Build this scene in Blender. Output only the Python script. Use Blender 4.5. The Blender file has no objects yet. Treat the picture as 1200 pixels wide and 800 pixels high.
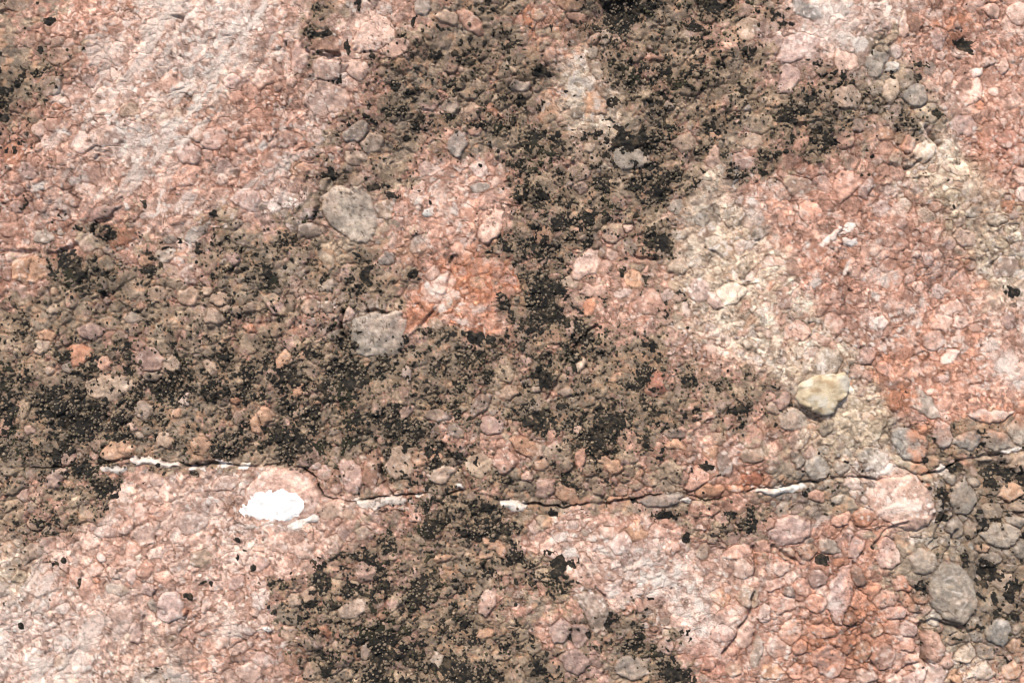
import bpy, math
import numpy as np
from mathutils import Euler, Vector

S = bpy.context.scene
C = S.collection
RNG = np.random.default_rng(7)
R = math.radians

# ------------------------------------------------------------------ camera, sky, sun, exposure
TILT = R(58)                      # the rock face leans back; its plane is turned this much about X
BASE = Vector((0, 0, 1.4))
MM = 0.001
cam = bpy.data.cameras.new('camera'); cam_o = bpy.data.objects.new('camera', cam); C.objects.link(cam_o)
cam.sensor_width = 36; cam.lens = 39.0; cam.clip_start = .01; cam.clip_end = 200
EU = Euler((TILT, 0, 0))
cam_o.location = BASE + EU.to_matrix() @ Vector((0, 0, 1.302)); cam_o.rotation_euler = EU
S.camera = cam_o

SUN_EL, SUN_AZ = R(73), R(222)    # azimuth clockwise from +Y (north); the face looks to -Y
W = bpy.data.worlds.new('World'); S.world = W; W.use_nodes = True
nt = W.node_tree; nt.nodes.clear()
sky = nt.nodes.new('ShaderNodeTexSky'); sky.sky_type = 'NISHITA'; sky.sun_disc = False
sky.sun_elevation = SUN_EL; sky.sun_rotation = SUN_AZ; sky.air_density = 1.0; sky.dust_density = 3.0; sky.ozone_density = 1.0
bg = nt.nodes.new('ShaderNodeBackground'); bg.inputs['Strength'].default_value = 0.10
wo = nt.nodes.new('ShaderNodeOutputWorld')
nt.links.new(sky.outputs[0], bg.inputs[0]); nt.links.new(bg.outputs[0], wo.inputs[0])
sl = bpy.data.lights.new('sun', 'SUN'); sl.energy = 3.0; sl.angle = R(10); sl.color = (1.0, .925, .81)
so = bpy.data.objects.new('sun', sl); C.objects.link(so)
sd = Vector((math.sin(SUN_AZ) * math.cos(SUN_EL), math.cos(SUN_AZ) * math.cos(SUN_EL), math.sin(SUN_EL)))
so.rotation_euler = sd.to_track_quat('Z', 'Y').to_euler(); so.location = sd * 6
S.view_settings.view_transform = 'Standard'; S.view_settings.look = 'None'
S.cycles.filter_width = 1.1
S.view_settings.exposure = 1.12; S.view_settings.gamma = 1.0

# ------------------------------------------------------------------ numeric helpers
def s2l(c):
    c = np.asarray(c, float) / 255.
    return np.where(c <= .04045, c / 12.92, ((c + .055) / 1.055) ** 2.4)
ALB = 0.62                        # how bright a surface of albedo 1 would show is divided out here
def hsh(xi, yi, seed):
    h = (xi.astype(np.int64) * 374761393 + yi.astype(np.int64) * 668265263 + seed * 982451653) & 0xffffffff
    h = ((h ^ (h >> 13)) * 1274126177) & 0xffffffff
    h = ((h ^ (h >> 16)) * 2246822519) & 0xffffffff
    h = h ^ (h >> 15)
    return (h & 0xffffff).astype(np.float32) / 16777216.
def vn(x, y, seed):
    xi = np.floor(x); yi = np.floor(y); fx = (x - xi).astype(np.float32); fy = (y - yi).astype(np.float32)
    fx = fx * fx * (3 - 2 * fx); fy = fy * fy * (3 - 2 * fy)
    a = hsh(xi, yi, seed); b = hsh(xi + 1, yi, seed); c = hsh(xi, yi + 1, seed); d = hsh(xi + 1, yi + 1, seed)
    return (a + (b - a) * fx) * (1 - fy) + (c + (d - c) * fx) * fy - .5
def fbm(x, y, size, octv, seed, gain=.55):
    t = 0; amp = 1.; tot = 0.; f = 1. / size
    for o in range(octv):
        ca, sa = math.cos(o * 1.1 + seed), math.sin(o * 1.1 + seed)
        t = t + amp * vn((x * ca - y * sa) * f + 17.3 * o, (x * sa + y * ca) * f - 9.1 * o, seed + o * 31)
        tot += amp * amp; amp *= gain; f *= 2.03
    return (t / math.sqrt(tot) * 4.4).astype(np.float32)       # about unit variance
def grid(rows):
    return np.array([[float(v) for v in r.split()] for r in rows])
def samp(g, x, y, cell=50.):
    ny, nx = g.shape[:2]
    u = np.clip(x / cell - .5, 0, nx - 1.001); v = np.clip(y / cell - .5, 0, ny - 1.001)
    i = u.astype(int); j = v.astype(int); fu = u - i; fv = v - j
    if g.ndim == 3: fu = fu[..., None]; fv = fv[..., None]
    return (g[j, i] * (1 - fu) + g[j, i + 1] * fu) * (1 - fv) + (g[j + 1, i] * (1 - fu) + g[j + 1, i + 1] * fu) * fv
def sst(a, b, x):
    t = np.clip((x - a) / (b - a), 0, 1); return t * t * (3 - 2 * t)

# ------------------------------------------------------------------ what the rock is made of, zone by zone (50 mm squares)
PAL = dict(p=(229, 193, 175), q=(217, 170, 149), r=(211, 161, 139), o=(209, 142, 108), t=(176, 154, 136), g=(176, 164, 150), y=(222, 178, 158),
           c=(231, 207, 183), k=(218, 194, 165), w=(243, 217, 204), m=(200, 168, 156), a=(216, 168, 134), d=(128, 116, 107),
           e=(168, 92, 72), b=(150, 112, 92), l=(186, 169, 152), x=(240, 236, 228), f=(186, 162, 140), h=(160, 155, 147))
TONE = """trrpwwqtpqttqtttttpwpqrq
ttrpwpqtpttttcttttmpgqqr
trppcqrpqttttcgtttttggpq
rrpwqrrqttqtttgttqttqcqr
rrqqqqwtgqpqttttgpqrrckr
qqtqptttgqqqttttccrrrqkk
rtttttgtttrotqqtccqrqqqc
tttttttqgqprttqqccqrppqp
ttttttttgtttttttqcccrrqw
tttttttttttttttttttkkrro
ttttttttttqqqttqqqtkkgot
ttqqpppqqqttttttrrggwptt
ttqqqpqqttttqpqqttmoqggg
cqqqqqqttttttpwwpqqroggt
wwpqqpqtttttqtqpwqqrorgg
wppcpqqttttttmttrqporqcq""".split()
assert all(len(r) == 24 for r in TONE)
ROUGH_OF = dict(p=.35, q=.55, r=.7, o=.9, t=1., g=.9, c=.6, k=.6, w=.3, m=.7)
FILM_OF = dict(p=-.1, q=.02, r=.0, o=-.1, t=.76, g=.45, c=-.05, k=-.05, w=-.2, m=.15)
PINKER = dict(t='q', g='l')
gTone = s2l([[PAL[PINKER.get(c, c)] for c in r] for r in TONE])
gRough = np.array([[ROUGH_OF[c] for c in r] for r in TONE]); gFilm = np.array([[FILM_OF[c] for c in r] for r in TONE])
gK = grid([
"1 0 0 0 0 0 1 3 0 1 1 2 1 2 8 4 4 3 1 0 0 0 1 0",
"1 4 0 0 0 0 1 4 0 3 2 3 2 2 4 5 4 4 1 0 0 2 1 0",
"3 1 0 0 0 0 0 0 1 4 3 3 2 1 2 4 3 3 4 4 4 3 0 0",
"1 0 0 0 0 0 0 2 3 2 3 4 5 4 3 5 4 5 5 4 2 1 0 0",
"0 0 0 0 0 0 0 3 1 2 0 0 6 5 4 4 3 0 1 0 0 0 1 0",
"1 1 3 2 1 3 4 1 0 0 0 1 7 7 5 5 2 1 0 0 0 0 0 0",
"1 5 4 3 2 4 3 2 3 3 1 1 8 3 2 4 1 1 0 0 0 0 0 0",
"2 4 3 2 3 3 2 3 2 3 1 2 8 6 2 2 1 1 0 0 0 0 0 0",
"6 4 4 4 5 4 4 7 6 3 4 5 5 5 5 4 1 0 0 0 0 0 0 0",
"8 9 6 4 5 5 6 8 7 5 5 4 5 7 7 6 5 4 1 1 0 1 0 0",
"8 7 5 4 4 4 7 7 4 4 4 1 2 7 6 2 1 1 1 0 0 1 3 4",
"4 4 4 0 0 0 0 2 1 5 5 4 3 2 1 2 2 1 1 1 0 0 4 5",
"4 4 0 0 0 0 0 2 3 7 5 6 1 0 1 1 3 3 1 1 0 1 5 4",
"1 1 0 0 0 1 3 5 6 6 4 4 4 1 0 0 0 0 0 0 0 1 3 6",
"1 0 0 0 0 0 2 5 6 6 6 4 1 2 3 2 0 0 0 0 0 0 2 4",
"0 0 0 1 0 0 2 5 7 7 7 4 3 2 3 3 0 0 0 0 0 0 1 1"]) / 10.
# separate black lichen colonies, and black painted into holes for their shade: x, y, half width, half height (mm on the face, origin top left)
BLK = """725 18 24 24;835 8 13 8;575 3 8 4;631 86 12 9;611 119 6 8;720 120 7 6;624 158 12 9;648 158 10 6;750 163 28 13;
760 192 11 7;1135 48 11 10;63 28 6 4;52 61 6 6;10 141 8 4;30 95 8 8;465 99 6 5;506 68 8 5;550 72 8 6;525 98 10 6;510 115 7 5;
485 115 6 7;525 135 9 5;487 145 6 6;475 160 6 5;475 128 6 4;565 145 9 7;585 150 8 8;457 227 9 4;435 218 8 5;385 205 8 4;
375 45 11 6;410 58 4 8;422 8 5 10;130 275 8 8;232 293 7 6;175 318 10 4;85 315 18 16;190 455 15 18;265 418 10 8;95 480 34 22;
135 512 14 6;260 530 11 9;100 552 20 8;125 570 14 10;330 448 10 9;365 415 12 6;405 440 18 16;427 320 8 12;485 322 8 6;
335 275 6 4;315 325 10 10;590 358 8 7;640 350 20 30;773 282 16 14;775 228 14 10;705 215 10 8;785 205 12 6;637 443 10 9;
630 492 12 8;715 500 23 18;807 445 8 9;765 405 10 6;827 547 7 5;865 480 10 8;480 505 15 12;345 520 25 15;575 598 12 8;
585 625 10 10;605 655 12 8;652 662 14 14;775 780 9 7;795 795 15 8;630 790 10 6;733 760 10 4;752 748 8 7;713 733 8 6;
690 747 4 6;375 675 9 12;405 693 7 8;361 708 7 8;390 710 8 7;350 725 5 5;330 683 6 6;375 714 3 3;388 656 8 4;490 700 14 12;
365 740 10 6;550 790 20 12;450 770 20 10;440 745 15 8;1165 552 20 8;1155 562 9 8;1195 557 12 8;1115 548 10 6;1102 585 6 12;
1128 650 5 11;1150 665 9 18;1158 672 12 9;1100 605 6 8;1180 690 8 14;1150 610 5 10;1185 720 8 6;1198 630 5 12;25 732 7 7;
76 655 5 4;97 683 4 6;278 632 5 4;285 645 8 3;277 655 3 6;293 668 5 6;237 683 6 4;245 685 4 5;222 698 5 8;1075 78 10 6;
1095 132 4 5;962 657 9 6;775 605 12 6;877 615 6 14;850 617 4 4;858 603 7 4;805 630 4 6;648 602 8 4;1020 66 2 4;600 140 5 5;
535 63 4 6;620 200 9 6;690 280 9 6;660 262 12 8;560 395 12 7;1060 500 3 3;1073 92 5 5;1190 340 7 6;1160 700 5 10"""
BLK = [tuple(float(v) for v in s.split()) for s in BLK.replace('\n', '').split(';')]
# bright crystalline or powdery places: x, y, half length, half width, angle, strength
WHT = """215 108 20 7 38 .8;232 125 14 6 60 .9;208 147 14 7 20 .8;176 167 12 7 0 1;187 178 4 4 0 1;150 155 5 8 0 .9;
312 12 24 5 62 .9;300 28 40 3 60 .8;262 82 52 2.5 57 .8;243 118 34 3 58 .9;345 190 50 3 36 .6;300 215 46 3 36 .5;238 60 40 2.5 60 .5;205 60 30 3 62 .5;225 162 30 4 40 .7;330 40 30 2 62 .5;195 30 22 10 20 .6;185 8 20 8 0 .6;120 60 15 10 0 .5;125 70 20 8 20 .5;75 115 8 10 0 .6;80 158 8 4 0 .9;
50 220 10 5 10 .9;98 210 9 6 20 .7;151 243 10 2 -60 1;188 243 19 2 68 1;262 235 12 3 50 .7;272 258 14 3 50 .7;280 80 10 4 60 .7;
975 20 25 15 0 .5;1005 55 12 8 0 1;985 45 15 12 0 .7;1040 25 12 6 0 .8;860 205 6 10 0 .9;860 218 5 4 0 1;880 237 6 5 0 1;
945 290 4 5 0 1;991 314 9 2 80 .9;953 328 8 8 0 .8;1035 325 18 8 0 .8;1027 345 5 5 0 .9;1068 363 4 4 0 1;1083 352 4 9 0 .6;
1077 378 5 8 0 .7;1192 450 6 6 0 1;1160 405 12 10 0 .6;1178 430 15 12 0 .7;505 340 5 5 0 .9;515 362 6 5 0 .8;520 348 8 5 0 .7;
500 332 4 4 0 1;560 362 8 8 0 .4;545 378 12 4 -30 .6;512 235 4 6 0 1;488 232 4 5 0 .9;653 632 8 5 0 .7;667 650 9 6 0 1;705 647 5 5 0 .9;
718 645 4 6 0 .8;748 645 8 4 0 .8;760 660 12 6 0 .8;755 680 8 7 0 1;775 680 12 9 0 1;795 672 8 8 0 .9;720 695 6 4 0 1;
770 697 10 4 0 .8;813 692 4 6 0 1;820 712 7 12 30 1;826 736 4 6 0 1;792 705 5 5 0 1;808 722 5 5 0 .9;40 775 12 14 0 .8;
78 750 6 5 0 1;55 705 26 5 50 .5;28 690 18 5 40 .4;270 740 10 16 0 .6;205 792 15 8 -30 .6;1055 592 24 5 20 .6;1042 550 12 6 0 .9;
1097 550 9 5 0 .8;1170 727 9 5 -20 .7;680 100 14 8 0 .7;700 118 5 12 30 .6;665 95 10 6 0 .6;3 70 5 6 0 1;32 88 3 2 0 1;
115 50 12 4 20 .6;255 85 18 6 55 .5;240 105 12 4 60 .6;160 290 14 3 60 .4;310 172 9 4 10 1;345 618 16 4 10 .4;296 618 8 4 0 .7;
1155 660 2.5 2.5 0 1;576 168 4 3 0 1;973 705 9 6 0 .6;960 610 14 4 40 .5;958 545 4 20 20 .4;885 250 9 14 0 .5;340 190 22 5 30 .5;
1050 590 12 7 10 .6;1112 690 16 1.3 -18 .6;1124 706 12 1.2 60 .5;1104 676 12 1.1 30 .4;975 790 6 4 30 .9;1185 420 8 8 0 .6;420 588 14 6 0 .4;50 640 6 10 0 .3;10 700 10 20 0 .3"""
WHT = [tuple(float(v) for v in s.split()) for s in WHT.replace('\n', '').split(';')]
# rust and orange stains, yellowish stains: x, y, rx, ry, colour key, strength
STN = [tuple([float(a) for a in s.split()[:4]] + [s.split()[4], float(s.split()[5])]) for s in """570 312 24 14 o .9;485 360 14 16 o .7;
560 335 22 16 o .5;545 290 14 8 o .4;1040 430 26 24 o .5;1075 520 14 34 o .8;1090 535 10 18 a .7;1055 470 20 18 o .6;1120 505 60 14 o .5;1170 495 40 10 o .6;
960 750 60 40 o .6;1010 720 40 60 o .5;1060 700 24 22 o .6;930 650 40 14 o .4;880 565 30 12 o .7;850 570 26 10 o .5;690 590 20 8 o .4;
860 700 26 18 o .4;835 760 34 30 e .25;1120 30 28 16 o .6;1175 170 26 26 e .3;1150 200 16 60 o .4;1060 175 22 18 o .5;640 105 22 12 o .7;
660 42 34 20 o .5;620 25 10 14 o .7;695 120 16 20 a .8;480 290 16 30 a .4;430 290 20 8 a .5;720 440 18 12 a .8;690 470 10 12 a .5;880 500 26 10 a .3;
1000 500 44 32 k .9;1120 205 44 24 k .5;1140 255 40 30 k .4;1170 300 26 26 k .3;860 300 30 40 k .3;820 280 20 40 c .3;70 40 34 16 r .5;
230 140 30 20 r .3;280 150 40 24 r .5;90 75 26 14 e .22;60 180 40 14 r .3;110 255 40 14 e .2;240 770 20 24 o .5;1020 620 20 40 o .5;700 640 20 10 r .3;
1050 300 50 60 r .5;960 260 44 50 r .4;1100 400 70 50 o .3;640 420 20 10 a .3;350 200 14 10 a .5;400 205 20 8 a .5;330 380 30 14 o .35;240 320 14 8 q .5;
560 520 30 26 r .4;660 560 50 26 r .4;760 560 40 20 r .35;600 760 30 30 a .3;520 640 40 20 a .3;700 700 20 30 r .3;650 710 20 16 o .4;790 640 40 14 r .3""".replace('\n', '').split(';')]
# pebbles and cobbles one can point at: x, y, half length, half width, angle, colour, a = angular / r = round, relief (mm)
HERO = """127 122 17 15 60 p a 1.5;95 113 16 12 0 q a 1;170 80 14 12 40 p a 1.2;205 98 15 11 30 q a 1.2;130 162 22 11 15 p a 1.5;52 153 9 9 0 p r 1.5;
68 150 8 7 0 q r 1.5;83 123 7 7 0 p r 1.5;180 108 13 10 0 q a 1;158 132 12 8 0 f a 1;222 180 19 12 -55 m a 2;213 25 10 6 -30 b a 2;280 117 8 7 30 r r 2;
275 98 9 8 0 m r 1.5;235 65 12 10 0 p a 1;25 9 13 8 0 f r 2;382 118 29 20 0 p a 2;384 83 18 13 0 p a 2;355 72 17 9 83 m a 2;442 43 26 18 35 p a 2;
465 60 19 12 20 p r 2;386 56 20 11 -10 b r 4;420 85 10 10 0 p a 1.5;418 155 16 12 50 g a 2;435 165 16 12 50 f a 2.5;552 30 19 9 -40 r a 2;523 25 14 8 -10 f r 2;
495 12 12 9 80 h a 2;537 167 15 12 80 h a 2;551 131 14 10 0 f a 1.5;525 125 12 9 0 g a 1.5;577 128 9 6 -20 o a 1.5;556 151 7 6 0 r r 1.5;518 109 5 4 0 r r 1;
415 184 13 9 0 f r 2;500 196 14 9 0 p a 1;344 98 7 6 0 p r 1.5;350 172 9 4 0 r a 2;675 24 11 6 0 r r 2.5;668 8 18 12 0 a a 2.5;631 22 9 8 0 f r 2;618 25 10 5 85 o a 1.5;
697 46 9 6 35 f r 3.5;710 44 11 6.5 65 l r 4;695 62 9 6 75 l r 3;722 48 7 4 -20 c r 2;698 82 11 7 -70 f r 3;875 37 16 12 80 f r 2.5;770 67 10 6 0 b r 2.5;
699 120 18 9 -60 a a 2;608 100 12 8 0 g a 2;740 183 24 14 -12 g a 2.5;800 166 18 9 0 f a 2;840 157 7 5 0 a r 2;835 182 15 8 82 p a 2.5;870 190 14 10 0 m a 2;
692 170 7 6 0 f r 2;785 122 6 5 0 h r 2;875 128 6 4 0 h r 2;675 130 7 7 0 f r 2;880 165 12 10 0 f r 2;920 96 18 12 80 m a 2.5;932 58 24 15 25 m a 2;943 15 17 9 -5 h a 1.5;
1023 78 18 14 75 h a 2.5;1040 110 16 11 72 f r 4;1069 114 17.5 14 0 h r 5;1043 80 8 7 0 x r 2;986 119 18 15 0 f a 2.5;986 75 14 12 0 p a 1.5;957 88 7 6 0 f r 2;
1057 30 15 6 82 p a 1.5;1070 27 12 8 80 b a 1;1100 45 14 11 60 m a 1.5;1167 9 11 8 -30 p r 2.5;1128 148 14 11 -20 m a 2;1143 108 17 8 62 p a 2.5;1147 124 6 5 0 o a 1;
1080 180 14 11 0 c a 3;1060 172 12 9 60 r r 2.5;1032 160 9 8 0 a r 2;1000 150 8 8 0 d r 2;1103 65 5 5 0 p r 3;1127 60 9 6 0 p r 3;1161 70 10 6 0 p r 3;1180 75 11 9 40 p r 2.5;
1148 83 9 6 60 w r 3;1112 90 8 8 0 p r 2;960 112 8 8 0 f r 1.5;1168 107 6 6 0 p r 2;52 278 12 10 0 g r 3;38 316 23 16 5 a a 4;170 306 9 7 0 a r 3;222 348 13 12 0 f r 4;
243 341 9 7 30 f r 4;259 351 13 9 0 f r 4;252 371 13 9 -15 f r 5;265 363 6 6 0 f r 4;278 367 8 6 0 f r 3.5;292 363 8 7 0 f r 3.5;105 387 15 12 0 m r 4;52 392 12 7 -10 a r 2.5;
293 385 8 6 80 o a 2;155 372 12 6 0 g a 2;230 275 15 7 32 h a 2;125 248 16 7 22 m a 2.5;210 260 11 6 0 q r 2;185 345 11 9 30 f r 3.5;195 300 12 8 15 g a 2.5;200 280 8 6 0 g r 2;
450 243 12 11 0 f a 2;362 268 17 7 0 g a 2;382 332 13 7 15 g a 2.5;450 300 9 8 0 h r 2.5;405 368 13 7 40 p a 2.5;365 360 11 9 20 f r 3.5;382 358 8 8 0 f r 3.5;
576 265 24 11 55 p a 4;562 217 10 6 0 h r 1.5;510 380 10 8 0 f r 2;547 248 9 9 0 r r 2;499 247 4 4 0 x r 2;637 276 14 10 80 a a 2.5;688 307 20 13 42 p a 2.5;
665 330 12 6 -20 c a 2;697 340 14 9 0 p a 3;692 358 12 7 70 o a 2;729 343 10 5 10 w a 2;745 325 12 10 70 a r 2;795 274 12 7 8 l a 3.5;692 247 4 4 0 a r 2;684 277 6 6 0 l r 2;
820 340 15 12 70 m r 3;868 290 10 8 60 m r 3;838 352 10 9 0 m r 2.5;857 343 18 11 20 c a 2;823 255 10 8 0 g r 2;828 272 4 4 0 b r 2;855 285 4 4 0 b r 2;760 355 20 14 0 r a 1.5;
795 240 10 8 0 g r 2;670 385 10 6 80 m r 2;737 265 8 6 0 p r 2;682 217 8 8 0 p r 2;988 218 18 14 60 r a 1.5;1012 222 14 8 70 m a 2;1030 245 10 8 0 m a 1.5;1055 263 6 6 0 m r 1.5;
1113 283 8.5 8 0 m r 2.5;1131 278 13 10 0 p r 3;1180 310 15 12 0 p a 1.5;1165 258 13 8 0 l r 2;1138 248 10 8 40 g r 2;1103 342 9 8 0 w a 1.5;1117 363 16 7 10 p a 2;1130 378 10 8 0 w a 2;
1085 303 9 8 0 m a 1.5;1098 298 10 4 -45 p a 1.5;1072 300 6 6 0 p r 1.5;1078 337 7 7 0 p a 1.5;1185 375 9 8 60 m a 1.5;1033 379 9 6 0 w a 1.5;92 414 15 12 -20 o a 3;48 407 11 8 50 c a 3;
80 432 7 7 0 h r 3;120 425 9 8 0 r a 2;57 435 6 6 0 l r 2.5;175 422 18 14 -20 m r 3;202 428 12 11 0 f r 5;178 440 12 7 0 l r 3;166 482 12 11 80 l r 4;213 468 10 6 70 w a 3;
125 452 28 14 0 f a 3;4 500 14 9 70 r a 3;275 469 6 5 0 o r 2;32 503 7 6 0 p r 1.5;135 529 19 12 0 a a 4;190 518 11 10 0 f r 3;232 521 12 12 0 a a 2;298 498 12 8 80 a a 2.5;
77 538 9 7 30 m a 2;82 567 6 5 0 a a 3;65 560 15 9 40 m a 2.5;25 580 9 7 80 p a 2;183 563 9 7 0 p r 1.5;262 568 15 9 20 p a 1;152 502 6 5 0 p r 2;162 511 5 4 0 c r 2;203 485 7 5 40 a a 2;
245 431 9 7 0 f r 2;330 421 14 8 55 a r 3.5;350 415 8 7 0 a a 3;346 460 12 6 60 a a 2.5;369 471 5 4 0 a r 2;308 490 14 9 60 a a 2.5;350 482 12 6 35 f a 2;473 437 13 6 -62 w a 3;
562 475 20 10 48 d r 3.5;511 488 16 7 -3 d r 3.5;533 505 10 8 0 g a 2;517 503 5 4 0 r r 2;575 500 12 11 0 m a 2.5;590 540 15 14 20 q a 4;560 545 16 13 0 k a 2;507 533 10 8 0 a r 3;
489 538 12 10 0 a a 2;516 557 17 11 25 l a 3;436 548 25 12 80 b a 3.5;409 560 22 13 -75 m a 4;378 556 8 8 0 m r 3;392 574 7 6 0 m r 3;366 548 6 6 0 m r 2;470 543 22 17 80 f a 3;
473 483 9 8 30 p a 2;596 460 13 8 20 f a 2.5;766 452 17 12 70 e a 5;662 458 9 8 0 l r 3;628 457 6 5 0 l r 2;681 428 9 5 55 c a 2;618 524 19 12 -32 a a 4;618 560 9 6 80 p r 3;
633 545 10 8 10 a a 2.5;663 580 18 10 -40 a a 3;637 574 13 11 40 m a 3;681 538 17 6 82 r a 3;678 503 6 6 0 p r 2;715 545 15 8 -25 a a 3;750 555 8 6 80 a a 2;790 521 12 5 0 a a 2;
815 562 17 11 50 q a 2.5;849 543 15 8 -75 d a 3;833 530 9 8 0 a a 2;832 574 19 7 10 a a 3;880 533 14 10 0 f r 3;880 562 12 7 0 e a 2;862 573 9 5 0 a a 2;825 486 12 5 8 r r 3;
793 508 12 7 0 d r 2;776 586 24 8 5 h a 4;720 587 7 4 0 a r 3;967 500 10 8 80 d r 4;970 425 19 16 -30 l a 3;1065 520 22 18 -40 h a 5;1103 509 18 12 -62 w a 5;1157 486 22 8 -5 w a 5;
1133 515 17 10 0 h a 4;1165 515 19 11 -15 g a 4;1191 504 18 14 70 g a 4;1080 472 18 12 -60 g a 5;1052 470 12 12 0 o a 3.5;1022 538 20 13 -20 g a 4;956 548 15 15 0 g r 4.5;932 540 9 8 0 g r 3;
985 548 9 8 0 g r 3.5;1066 547 27 7 -28 k a 4;1056 588 38 30 -20 p a 4;1180 573 16 12 5 a r 6;1125 582 19 15 75 g a 6;1160 597 14 10 0 f a 3;1190 540 14 13 0 f a 4;1038 432 11 8 -20 m r 3;
1018 440 6 6 0 m r 2.5;1045 450 8 6 0 m a 2.5;1115 415 10 7 30 w a 2;918 470 11 9 30 m a 3;925 492 18 12 0 g a 3;1015 415 15 10 40 m a 2.5;905 478 8 7 0 f r 3;57 638 10 10 0 r r 3;
224 612 17 13 10 p a 1.5;122 652 6 6 0 w r 2.5;128 622 16 7 5 m a 1.5;200 710 19 15 75 m a 2;108 730 16 15 0 p a 1.5;143 722 20 14 75 p a 1.5;97 775 15 14 0 p r 3;70 775 10 8 80 f r 2.5;
177 688 10 8 0 m a 1.5;140 688 14 8 -15 f r 2;105 693 14 11 80 q a 2;90 675 12 9 70 q a 2;185 645 9 6 30 w a 1.5;165 650 6 6 0 c r 2;158 672 9 6 60 m r 2;137 668 10 8 0 p a 1.5;
180 709 9 7 80 l r 2;235 655 12 10 20 f a 2;275 683 10 8 30 m a 1.5;242 708 10 6 85 p r 2;212 663 13 7 50 p a 1.5;235 753 10 10 0 p r 2;235 780 9 8 0 r r 2.5;290 790 14 10 0 p a 1.5;
197 612 9 7 40 p a 1.5;150 772 7 7 0 p r 1.5;160 740 16 8 85 m a 1.5;185 770 10 9 0 q r 1.5;20 675 9 8 0 k r 2.5;50 683 18 13 20 p a 1.5;354 645 12 11 60 p a 1.5;427 672 12 11 0 p a 2;
412 714 17 11 20 l a 3;381 741 7 5 -60 o a 2.5;427 764 11 6 80 l r 3;580 642 16 7 -35 a a 3.5;517 656 10 6 0 a r 2;572 708 20 10 78 m a 3;510 778 9 9 0 l r 3;568 746 12 6 10 a a 2.5;
460 762 6 4 80 a r 2;313 738 4 4 0 x r 2;338 742 9 9 0 f a 2;448 725 5 5 0 a r 2;360 697 14 8 30 f a 1.5;345 705 9 8 0 f a 1.5;710 624 11 6 5 p r 2.5;657 740 16 13 70 m a 3;
680 745 15 11 80 m a 3;673 778 18 14 -20 m a 3;781 760 12 9 70 m r 3;876 699 15 13 -40 f r 4;870 667 13 12 0 p a 3;825 648 11 8 80 f r 2.5;865 646 19 8 18 q a 3;748 712 8 5 80 q r 2;
645 645 14 11 -30 p a 1.5;742 785 20 14 0 g a 2.5;850 745 14 12 0 m a 2.5;875 745 18 9 72 p a 3;862 787 8 7 0 f r 3;845 700 11 10 0 a r 2;896 720 12 9 70 w a 3;888 766 18 7 80 l r 3;
745 624 13 8 0 a a 1.5;770 625 10 8 0 q a 1.5;924 621 26 18 15 m r 5;972 640 14 10 -10 g r 4;946 645 12 9 0 f r 4;922 648 9 6 0 f r 3;958 677 12 11 60 m r 4;916 665 11 9 0 p r 4;
927 676 9 9 0 p r 4;1041 648 20 13 -80 m a 4.5;1002 643 16 8 75 m a 3.5;1004 672 15 8 -60 d a 4;984 697 31 15 78 m a 4.5;1055 683 11 11 0 q a 4;1080 655 17 13 -30 l a 4;1117 617 14 9 75 l r 4.5;
1167 738 16 15 0 h a 5;1095 756 24 12 -65 r a 6;1109 772 10 8 70 r r 4;1036 770 16 14 60 r r 5;1013 766 13 10 80 f r 4.5;1046 735 11 9 70 q a 4;1065 736 11 10 60 m r 4;996 724 9 8 0 d r 4.5;
966 741 15 9 -15 p a 4;973 779 20 18 -30 m r 5;914 762 15 12 0 p a 3.5;941 763 10 8 70 q r 3.5;928 744 17 13 80 p a 3.5;1085 792 27 14 20 m a 4.5;1027 741 9 9 0 f r 4;1190 755 13 11 0 a a 4;
1050 718 16 8 15 m r 3.5;1170 625 22 16 0 g a 4;1155 655 14 8 20 g a 4;1172 681 15 11 0 f a 4;1191 640 9 12 0 g a 3;1176 711 8 8 0 f r 3;1092 721 10 9 0 g r 3;955 705 14 11 -20 r r 4;925 694 8 7 0 d a 3;
1130 765 12 9 20 c a 3;1150 785 14 10 0 c a 3;1185 785 12 12 0 a r 3;1120 790 10 8 0 a r 3;1140 742 10 8 0 g a 3;1062 755 9 9 0 q a 3.5;1050 795 9 8 0 p r 3;1015 795 14 8 0 p a 3;905 790 12 10 0 a a 3;
935 790 10 8 0 r r 3;893 640 9 8 0 q r 3;903 615 8 8 0 r r 2.5;1010 605 12 10 0 o r 3;985 610 12 8 20 q r 3;980 585 9 7 0 g r 3;955 580 10 6 10 r a 3;1075 620 10 8 30 c a 3;1090 634 8 7 0 g a 3;
1100 590 8 10 0 g a 3;1135 620 8 10 0 f a 4;1148 640 8 5 0 a a 3;1190 590 12 9 0 f a 4;1190 610 10 7 0 g a 3;1110 560 9 7 0 g a 3;1150 535 9 6 0 f a 3;1135 565 8 6 0 g r 3"""
POLY = [  # traced outlines
 ('cobble', 'l', 3.5, 'large pale grey stone with a pinkish centre', [(375,225),(385,216),(420,214),(435,232),(440,252),(438,280),(425,286),(400,272),(383,262),(371,245)]),
 ('cobble', 'g', 4.5, 'grey stone with a notched top half covered by lichen', [(405,397),(413,374),(437,364),(455,368),(467,363),(475,377),(472,407),(463,422),(440,417),(413,414)]),
 ('cobble', 'y', 7, 'smooth rounded peach stone splashed with white', [(281,602),(288,577),(305,558),(325,549),(348,551),(366,566),(375,586),(371,600),(348,613),(300,616)]),
 ('cobble', 'g', 6, 'big smooth blue-grey stone with thin pale veins', [(1087,680),(1093,664),(1107,659),(1120,661),(1133,673),(1142,696),(1137,720),(1125,730),(1107,723),(1090,710),(1085,693)]),
 ('cobble', 'g', 3, 'grey green stone with a wedge shape', [(670,696),(690,694),(706,697),(713,715),(708,740),(698,747),(687,722)]),
]
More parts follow.
